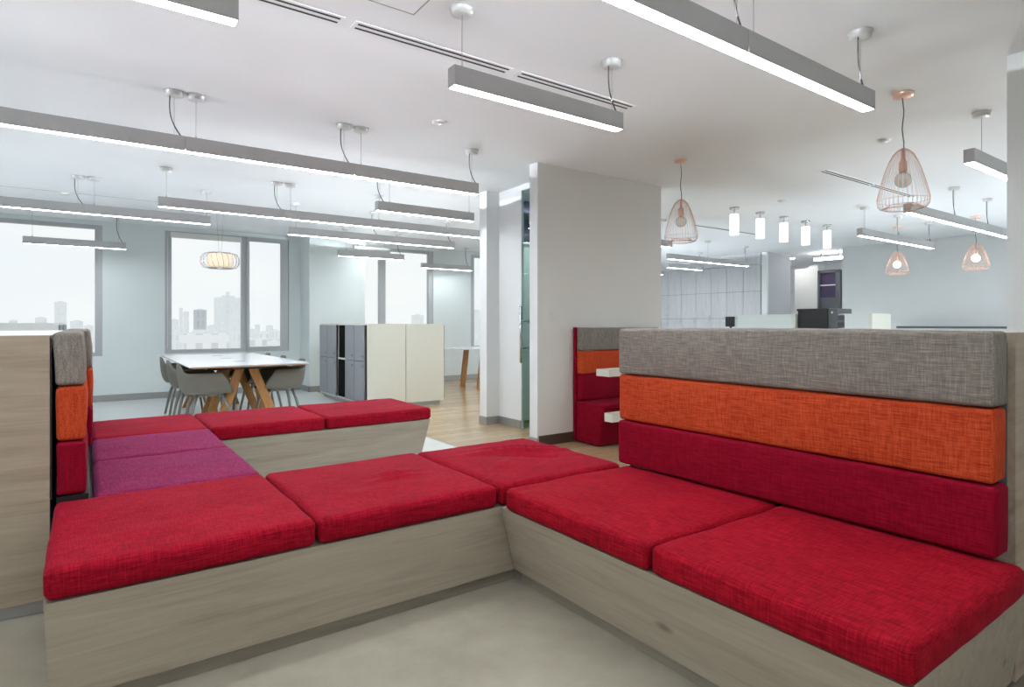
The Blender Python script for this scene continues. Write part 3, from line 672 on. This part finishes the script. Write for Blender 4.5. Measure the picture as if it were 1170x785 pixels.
# ---------------------------------------------------------------- lockers
def locker_row(x0, x1, y0, y1, doors_side, label, cols, z1=1.2, endmat=None):
    """doors_side -1: doors on the -X face, +1 on the +X face. cols: list of (y_a, y_b, kind)"""
    t = thing('locker_unit', label, 'lockers', ((x0 + x1) / 2, (y0 + y1) / 2, 0)); ox, oy = (x0 + x1) / 2, (y0 + y1) / 2
    m = MB(); d = .02
    xf = x0 if doors_side < 0 else x1
    back = (x1 - .02, x1) if doors_side < 0 else (x0, x0 + .02)
    m.box(x0 - ox, x1 - ox, y0 - oy, y0 + .02 - oy, .06, z1 - .02); m.box(x0 - ox, x1 - ox, y1 - .02 - oy, y1 - oy, .06, z1 - .02)
    m.box(x0 - ox, x1 - ox, y0 - oy, y1 - oy, z1 - .02, z1); m.box(x0 + .001 - ox, x1 - .001 - ox, y0 + .02 - oy, y1 - .02 - oy, .06, .085)
    m.box(back[0] - ox, back[1] - ox, y0 + .02 - oy, y1 - .02 - oy, .085, z1 - .02)
    for a, b_, k in cols[1:]:
        m.box(x0 + .021 - ox, x1 - .021 - ox, a - .008 - oy, a + .008 - oy, .085, z1 - .02)
    m.build('carcass', endmat or M_WHITE, t)
    MB().box(x0 + .05 - ox, x1 - .05 - ox, y0 + .03 - oy, y1 - .03 - oy, 0, .06).build('plinth', M_SKIRT, t)
    s = doors_side
    for a, b_, k in cols:
        if k == 'open':
            MB().box(x0 + .01 - ox, x1 - .02 - ox, a - oy, b_ - oy, .655, .68).build('shelf', M_WHITE, t)
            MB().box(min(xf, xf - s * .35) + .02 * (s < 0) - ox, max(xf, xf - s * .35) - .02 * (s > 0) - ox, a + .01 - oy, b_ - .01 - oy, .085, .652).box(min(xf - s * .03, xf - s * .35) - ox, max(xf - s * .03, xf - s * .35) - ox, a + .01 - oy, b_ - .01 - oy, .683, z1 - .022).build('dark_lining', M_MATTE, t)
        else:
            for z0, zz in ((.088, .664), (.672, z1 - .02)):
                xa, xb = (xf - .018, xf) if s < 0 else (xf, xf + .018)
                dd = MB().box(xa - ox, xb - ox, a + .010 - oy, b_ - .010 - oy, z0, zz, .003, 1).build('door', M_GREYDOOR, t)
                zk = .60 if z0 < .5 else .74
                xo = xf - .018 if s < 0 else xf + .018
                MB().tube([(xo - ox, a + .06 - oy, zk), (xo + s * .02 - ox, a + .06 - oy, zk)], .014, 10).build('knob', M_CHROME, dd)
    return t
lx = 3.16; yy = [YatX(p, lx) for p in (417.5, 406, 395.2, 385, 375, 366.3)]
locker_row(lx, 3.735, 7.9, yy[5], -1, 'grey-doored locker unit with two open black niches beside the meeting table',
           [(yy[0], yy[1], 'd'), (yy[1], yy[2], 'd'), (yy[2], yy[3], 'open'), (yy[3], yy[4], 'd'), (yy[4], yy[5], 'd')], endmat=M_CREAM)
locker_row(3.745, XatY(507, 7.9), 7.9, yy[5], 1, 'cream end panel of the locker unit backing onto the grey-doored one', [(7.9 + .43 * i, 7.9 + .43 * (i + 1), 'd') for i in range(4)], endmat=M_CREAM)
locker_row(-1.4, -.25, 7.9, 10.2, 1, 'pale locker unit standing behind the left oak panel before the window', [(7.92, 8.5, 'd'), (8.5, 9.07, 'open'), (9.07, 9.6, 'd'), (9.6, 10.18, 'd')], z1=1.208)

# ---------------------------------------------------------------- meeting table
TX0, TX1, TY0, TY1 = .86, 2.10, 7.0, 9.9
tx, ty = (TX0 + TX1) / 2, (TY0 + TY1) / 2
t = thing('meeting_table', 'long white meeting table on splayed oak trestle legs by the window', 'table', (tx, ty, 0))
hx, hy = (TX1 - TX0) / 2, (TY1 - TY0) / 2
MB().box(-hx, hx, -hy, hy, .738, .75).build('tabletop', M_TOP, t)
MB().hexa([(-hx + .05, -hy + .05, .722), (hx - .05, -hy + .05, .722), (hx - .05, hy - .05, .722), (-hx + .05, hy - .05, .722)], [(-hx, -hy, .738), (hx, -hy, .738), (hx, hy, .738), (-hx, hy, .738)]).build('plywood_edge', M_OAK, t)
MB().box(-.42, .42, -hy + .2, hy - .2, .69, .722).build('under_frame', M_BLACK, t)
for q in (-.7, 0.1, .8):
    MB().box(-.06, .06, q - .05, q + .05, .7501, .7515).build('cable_port', M_DARKGREY, t)
def plank_leg(p0, p1, wx, wy):
    (x0, y0, z0), (x1, y1, z1) = p0, p1
    return MB().hexa([(x0 - wx, y0 - wy, z0), (x0 + wx, y0 - wy, z0), (x0 + wx, y0 + wy, z0), (x0 - wx, y0 + wy, z0)], [(x1 - wx, y1 - wy, z1), (x1 + wx, y1 - wy, z1), (x1 + wx, y1 + wy, z1), (x1 - wx, y1 + wy, z1)])
for ye, s in ((-hy + .30, 1), (hy - .30, -1), (-hy + 1.25, 1), ):
    for sxn in (-1, 1):
        plank_leg((sxn * .33, ye - .08 * s, 0), (sxn * .06, ye + .04 * s, .722), .05, .02).build('leg', M_OAK, t)
for sxn in (-1, 1): plank_leg((sxn * .33, -hy + .85, 0), (sxn * .14, -hy + .62, .722), .045, .02).build('leg', M_OAK, t)

# ---------------------------------------------------------------- shell armchairs
def shell_bm(grow=0):
    bm = bmesh.new(); NT, NR = 40, 14; grid = []
    for i in range(NT):
        th = 2 * PI * i / NT            # 0 = back (-y)
        c = math.cos(th); s = math.sin(th)
        bk = max(0, (c + .35) / 1.35); arm = max(0, min(1, (c + .72) / .5))
        Hh = .47 + .37 * (bk ** .8) * 1 + .0
        Hh = .445 + .225 * min(1, arm * 1.3) + .10 * min(1, max(0, (c - .78) / .15))
        row = []
        R0 = .235
        ex = 2.6
        k = (abs(c) ** ex + abs(s) ** ex) ** (-1 / ex)
        for j in range(NR + 1):
            v = j / NR
            if v < .5:
                r = R0 * (v / .5); z = .445 - .015 * (1 - (v / .5) ** 2)
            else:
                q = (v - .5) / .5
                r = R0 + .065 * (1 - (1 - q) ** 2.2) * (1 if Hh > .46 else .4); z = .445 + (Hh - .445) * q ** 1.4
            row.append(bm.verts.new((r * k * s * 1.03, -r * k * c * (1.0 if c > 0 else 1.0), z)))
        grid.append(row)
    for i in range(NT):
        a, b_ = grid[i], grid[(i + 1) % NT]
        for j in range(1, NR): bm.faces.new([a[j], b_[j], b_[j + 1], a[j + 1]])
    bm.faces.new([g[1] for g in grid])
    for g in grid: bm.verts.remove(g[0])
    return bm
def make_chair(label, loc, rz):
    t = thing('shell_armchair', label, 'chair', loc, rz, 'grey shell armchairs at the meeting table')
    m = MB(); m.bm.free(); m.bm = shell_bm(); m.build('shell', M_CHAIR, t, True, .009)
    m = MB().lathe([(.02, .428), (.17, .43), (.185, .44), (.175, .452), (.02, .458)], n=24); m.build('seat_pad', M_SEATPAD, t, True)
    for a in (-1, 1):
        for b_ in (-1, 1):
            MB().tube([(a * .13, b_ * .13, .425), (a * .17, b_ * .17, .30), (a * .235, b_ * .225, 0)], [.018, .018, .013], 8).build('leg', M_LEG, t, True)
    MB().box(-.14, .14, -.14, .14, .405, .427).build('under_frame', M_LEG, t)
    return t
ch = make_chair('grey shell armchair at the near left corner of the meeting table', (1.09, 7.36, 0), -PI / 2)
for lb, x, y, r in (('middle grey shell armchair along the left side of the meeting table', 1.07, 8.15, -PI / 2),
                    ('farthest grey shell armchair on the left side of the meeting table', 1.07, 8.95, -PI / 2),
                    ('grey shell armchair at the right side of the meeting table, nearest the lockers', 1.87, 7.5, PI / 2),
                    ('middle grey shell armchair on the right side, its rim just above the tabletop', 1.88, 8.4, PI / 2),
                    ('farthest grey shell armchair on the right side near the window', 1.88, 9.25, PI / 2)):
    c = copy_tree(ch); c.location = (x, y, 0); c.rotation_euler = (0, 0, r); c['label'] = lb

# second table, its corner just visible beside the stub wall
t = thing('work_table', 'corner of a white table with an oak leg beside the white stub wall', 'table', (6.2, 9.5, 0))
MB().box(-.75, 1.0, -.35, .55, .735, .75).build('tabletop', M_TOP, t)
for a, b_ in ((-.33, -.2), (.75, -.2), (-.33, .4), (.75, .4)):
    plank_leg((a, b_, 0), (a + .09 * (1 if a < 0 else -1), b_, .735), .045, .03).build('leg', M_OAK, t)

# ---------------------------------------------------------------- booth
t = thing('booth_sofa', 'small dark red booth seat with grey and orange back against the middle wall', 'booth', (4.6, 4.4, 0)); ox, oy = 4.6, 4.4
MB().box(4.035 - ox, 4.055 - ox, 4.565 - oy, 4.60 - oy, .02, 1.165).build('side_panel', M_REDB, t)
def slant(p): p = p.copy(); p.y += .06 * max(0, (.40 - p.z) / .38) * (p.y < -.05); return p
soft('base', M_REDB, t, 4.04 - ox, 5.2 - ox, 4.17 - oy, 4.56 - oy, .012, .385, r=.012, crown=.002, seed=40, step=.06, shear=slant)
soft('seat', M_REDB, t, 4.043 - ox, 5.2 - ox, 4.16 - oy, 4.56 - oy, .37, .42, r=.015, crown=.004, seed=41, step=.06)
for z0, z1, mt in ((.425, .69, M_REDB), (.695, .925, M_ORANGE), (.93, 1.16, M_GREYF)):
    soft('back_cushion', mt, t, 4.058 - ox, 5.2 - ox, 4.49 - oy, 4.59 - oy, z0, z1, r=.012, crown=.003, seed=42, step=.06)
t = thing('booth_table', 'edge of a small white table in front of the booth seat', 'table', (4.5, 4.05, 0))
x_ = XatY(681, 4.13) - 4.5
MB().box(x_, x_ + .65, -.10, .08, .71, .775, .004, 1).build('tabletop', M_CREAM, t)
MB().box(x_ + .3, x_ + .6, -.1, .06, 0, .03).box(x_ + .07, x_ + .6, -.06, .04, .28, .36).box(x_ + .36, x_ + .44, -.06, .02, .03, .715).build('pedestal', M_CREAM, t)

# ---------------------------------------------------------------- desks far right
dx = 9.5
def partition(pa, pb, zt, label):
    y0, y1 = YatX(pb, dx), YatX(pa, dx)
    t = thing('desk_screen', label, 'desk screen', (dx, y0, 0))
    L = y1 - y0
    MB().box(0, .03, .05, L, .05, zt - .01).build('panel', M_WALLC, t)
    MB().box(-.01, .6, 0, .05, 0, zt).build('end_panel', M_CREAM, t)
    MB().box(-.005, .035, .05, L, zt - .012, zt).build('top_rail', M_WHITE, t)
    MB().box(.0, .5, .05, L, .70, .74).build('desktop', M_WHITE, t)
    return t
partition(843, 909, 1.36, 'pale low desk screen left of the black printer')
partition(965, 997, 1.355, 'cream low desk screen right of the black printer')
y0, y1 = YatX(961, dx), YatX(909, dx)
t = thing('printer_cabinet', 'cream cabinet under the black printer', 'cabinet', (dx, y0, 0))
MB().box(.02, .6, 0, y1 - y0 - .01, .05, 1.05).build('body', M_CREAM, t); MB().box(.05, .55, .03, y1 - y0 - .04, 0, .05).build('plinth', M_SKIRT, t)
t = thing('printer', 'black office printer standing between the two low desk screens', 'printer', (dx, y0, 1.05)); L = y1 - y0
MB().box(.03, .55, L * .30, L - .02, 0, .38, .01).build('body', M_BLACK, t)
MB().box(.02, .56, L * .28, L - .005, .36, .395, .008).build('lid', M_BLACK, t)
MB().box(.03, .5, L * .10, L * .29, 0, .39, .01).build('side_unit', M_DARKGREY, t)
MB().tube([(.02, L * .2, .33), (.03, L * .2, .33)], .02, 12).build('button', M_CHROME, t)
for k in range(3): MB().box(.05, .4, -.0, L * .10, .06 + .11 * k, .09 + .11 * k, .004, 1).build('tray', M_CHROME if k != 1 else M_DARKGREY, t)
yq = YatX(835.5, dx)
t = thing('monitor', 'small black monitor back left of the pale desk screen', 'monitor', (dx - .05, yq, 0))
MB().box(0, .03, -.09, .09, 1.15, 1.33, .004, 1).build('display', M_BLACK, t); MB().box(.03, .05, -.02, .02, .74, 1.25).build('stand', M_BLACK, t); MB().box(-.1, .2, -.1, .1, .70, .74).box(-.08, .18, -.08, .08, 0, .02).box(.03, .07, -.02, .02, 0, .7).build('base', M_DARKGREY, t)
t = thing('sideboard', 'long cabinet with a dark top along the right-hand wall', 'cabinet', (XR - .45, 3.2, 0))
MB().box(0, .44, -.9, 1.7, .05, 1.12).build('body', M_WHITE, t); MB().box(-.02, .44, -.92, 1.72, 1.12, 1.155).build('top', M_DARKGREY, t); MB().box(.05, .4, -.85, 1.65, 0, .05).build('plinth', M_SKIRT, t)

# ---------------------------------------------------------------- the city outside, its haze put into the pale base colours
GZ = -60
struct(MB().box(-3000, 3000, -2000, 5000, GZ - 2, GZ).build('ground', plain('haze_toned_ground', (.8, .82, .82), 1)))
MF = [facade('facade_pale', (.90, .91, .92), (.80, .82, .84), 1.6, 3.2), facade('facade_grey', (.62, .64, .66), (.52, .54, .57), 1.2, 2.6), facade('facade_white', (.95, .95, .95), (.72, .74, .76), 3.2, 3.4), facade('facade_haze_tone', (.87, .89, .9), (.82, .85, .87), 2.2, 3)]
def building(pa, pb, ytop, Y, mi, label, steps=(), group=None):
    x0, x1 = XatY(pa, Y), XatY(pb, Y); xm = (x0 + x1) / 2
    zt = Zat(ytop, xm, Y)
    t = thing('building', label, 'building', (xm, Y, GZ), group=group)
    w = (x1 - x0) / 2
    MB().box(-w, w, 0, w * 1.6, 0, zt - GZ).build('tower', MF[mi], t)
    MB().box(-w * .5, w * .5, w * .3, w, zt - GZ, zt - GZ + w * .18).build('roof_plant', MF[3], t)
    for a, b_, hh in steps:
        MB().box(a * w, b_ * w, -.5, w, 0, (zt - GZ) + hh).build('wing', MF[mi], t)
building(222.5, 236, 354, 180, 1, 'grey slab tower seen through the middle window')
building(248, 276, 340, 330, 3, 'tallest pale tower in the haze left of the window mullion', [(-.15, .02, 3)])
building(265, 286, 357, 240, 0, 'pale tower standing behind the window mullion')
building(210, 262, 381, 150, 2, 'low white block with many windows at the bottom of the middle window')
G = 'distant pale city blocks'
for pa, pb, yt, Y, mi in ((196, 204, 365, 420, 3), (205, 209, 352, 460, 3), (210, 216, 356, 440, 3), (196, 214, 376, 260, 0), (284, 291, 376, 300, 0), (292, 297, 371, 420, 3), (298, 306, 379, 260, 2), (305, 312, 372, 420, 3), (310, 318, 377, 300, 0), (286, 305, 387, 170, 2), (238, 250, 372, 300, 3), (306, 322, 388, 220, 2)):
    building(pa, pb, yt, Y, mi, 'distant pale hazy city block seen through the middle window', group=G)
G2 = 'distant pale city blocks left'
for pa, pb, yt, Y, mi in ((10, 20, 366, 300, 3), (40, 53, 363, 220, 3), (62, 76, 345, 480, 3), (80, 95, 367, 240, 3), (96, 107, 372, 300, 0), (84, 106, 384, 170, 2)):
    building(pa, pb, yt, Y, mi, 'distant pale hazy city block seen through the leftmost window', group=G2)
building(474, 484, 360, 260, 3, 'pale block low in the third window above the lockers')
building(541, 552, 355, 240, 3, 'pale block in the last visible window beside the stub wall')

# ---------------------------------------------------------------- light
w = bpy.data.worlds.new('overcast_sky'); sc.world = w; w.use_nodes = True
nt = w.node_tree; bg = nt.nodes['Background']
tc = nt.nodes.new('ShaderNodeTexCoord'); n = nt.nodes.new('ShaderNodeTexNoise'); n.inputs['Scale'].default_value = 3; n.inputs['Detail'].default_value = 5
mp = nt.nodes.new('ShaderNodeMapping'); mp.inputs['Scale'].default_value = (1, 1, 3)
cr = nt.nodes.new('ShaderNodeValToRGB'); cr.color_ramp.elements[0].position = .35; cr.color_ramp.elements[1].position = .65
cr.color_ramp.elements[0].color = (.93, .96, 1.0, 1); cr.color_ramp.elements[1].color = (1, 1, 1, 1)
nt.links.new(tc.outputs['Generated'], mp.inputs[0]); nt.links.new(mp.outputs[0], n.inputs['Vector']); nt.links.new(n.outputs['Fac'], cr.inputs[0]); nt.links.new(cr.outputs[0], bg.inputs[0])
bg.inputs[1].default_value = 1.0

vs = sc.view_settings; vs.view_transform = 'Standard'; vs.look = 'None'; vs.gamma = 1; vs.use_curve_mapping = False
vs.exposure = 0
cy = sc.cycles
cy.use_denoising = True; cy.max_bounces = 10; cy.diffuse_bounces = 6; cy.glossy_bounces = 4; cy.transparent_max_bounces = 16
cy.sample_clamp_indirect = 6; cy.caustics_reflective = False; cy.caustics_refractive = False
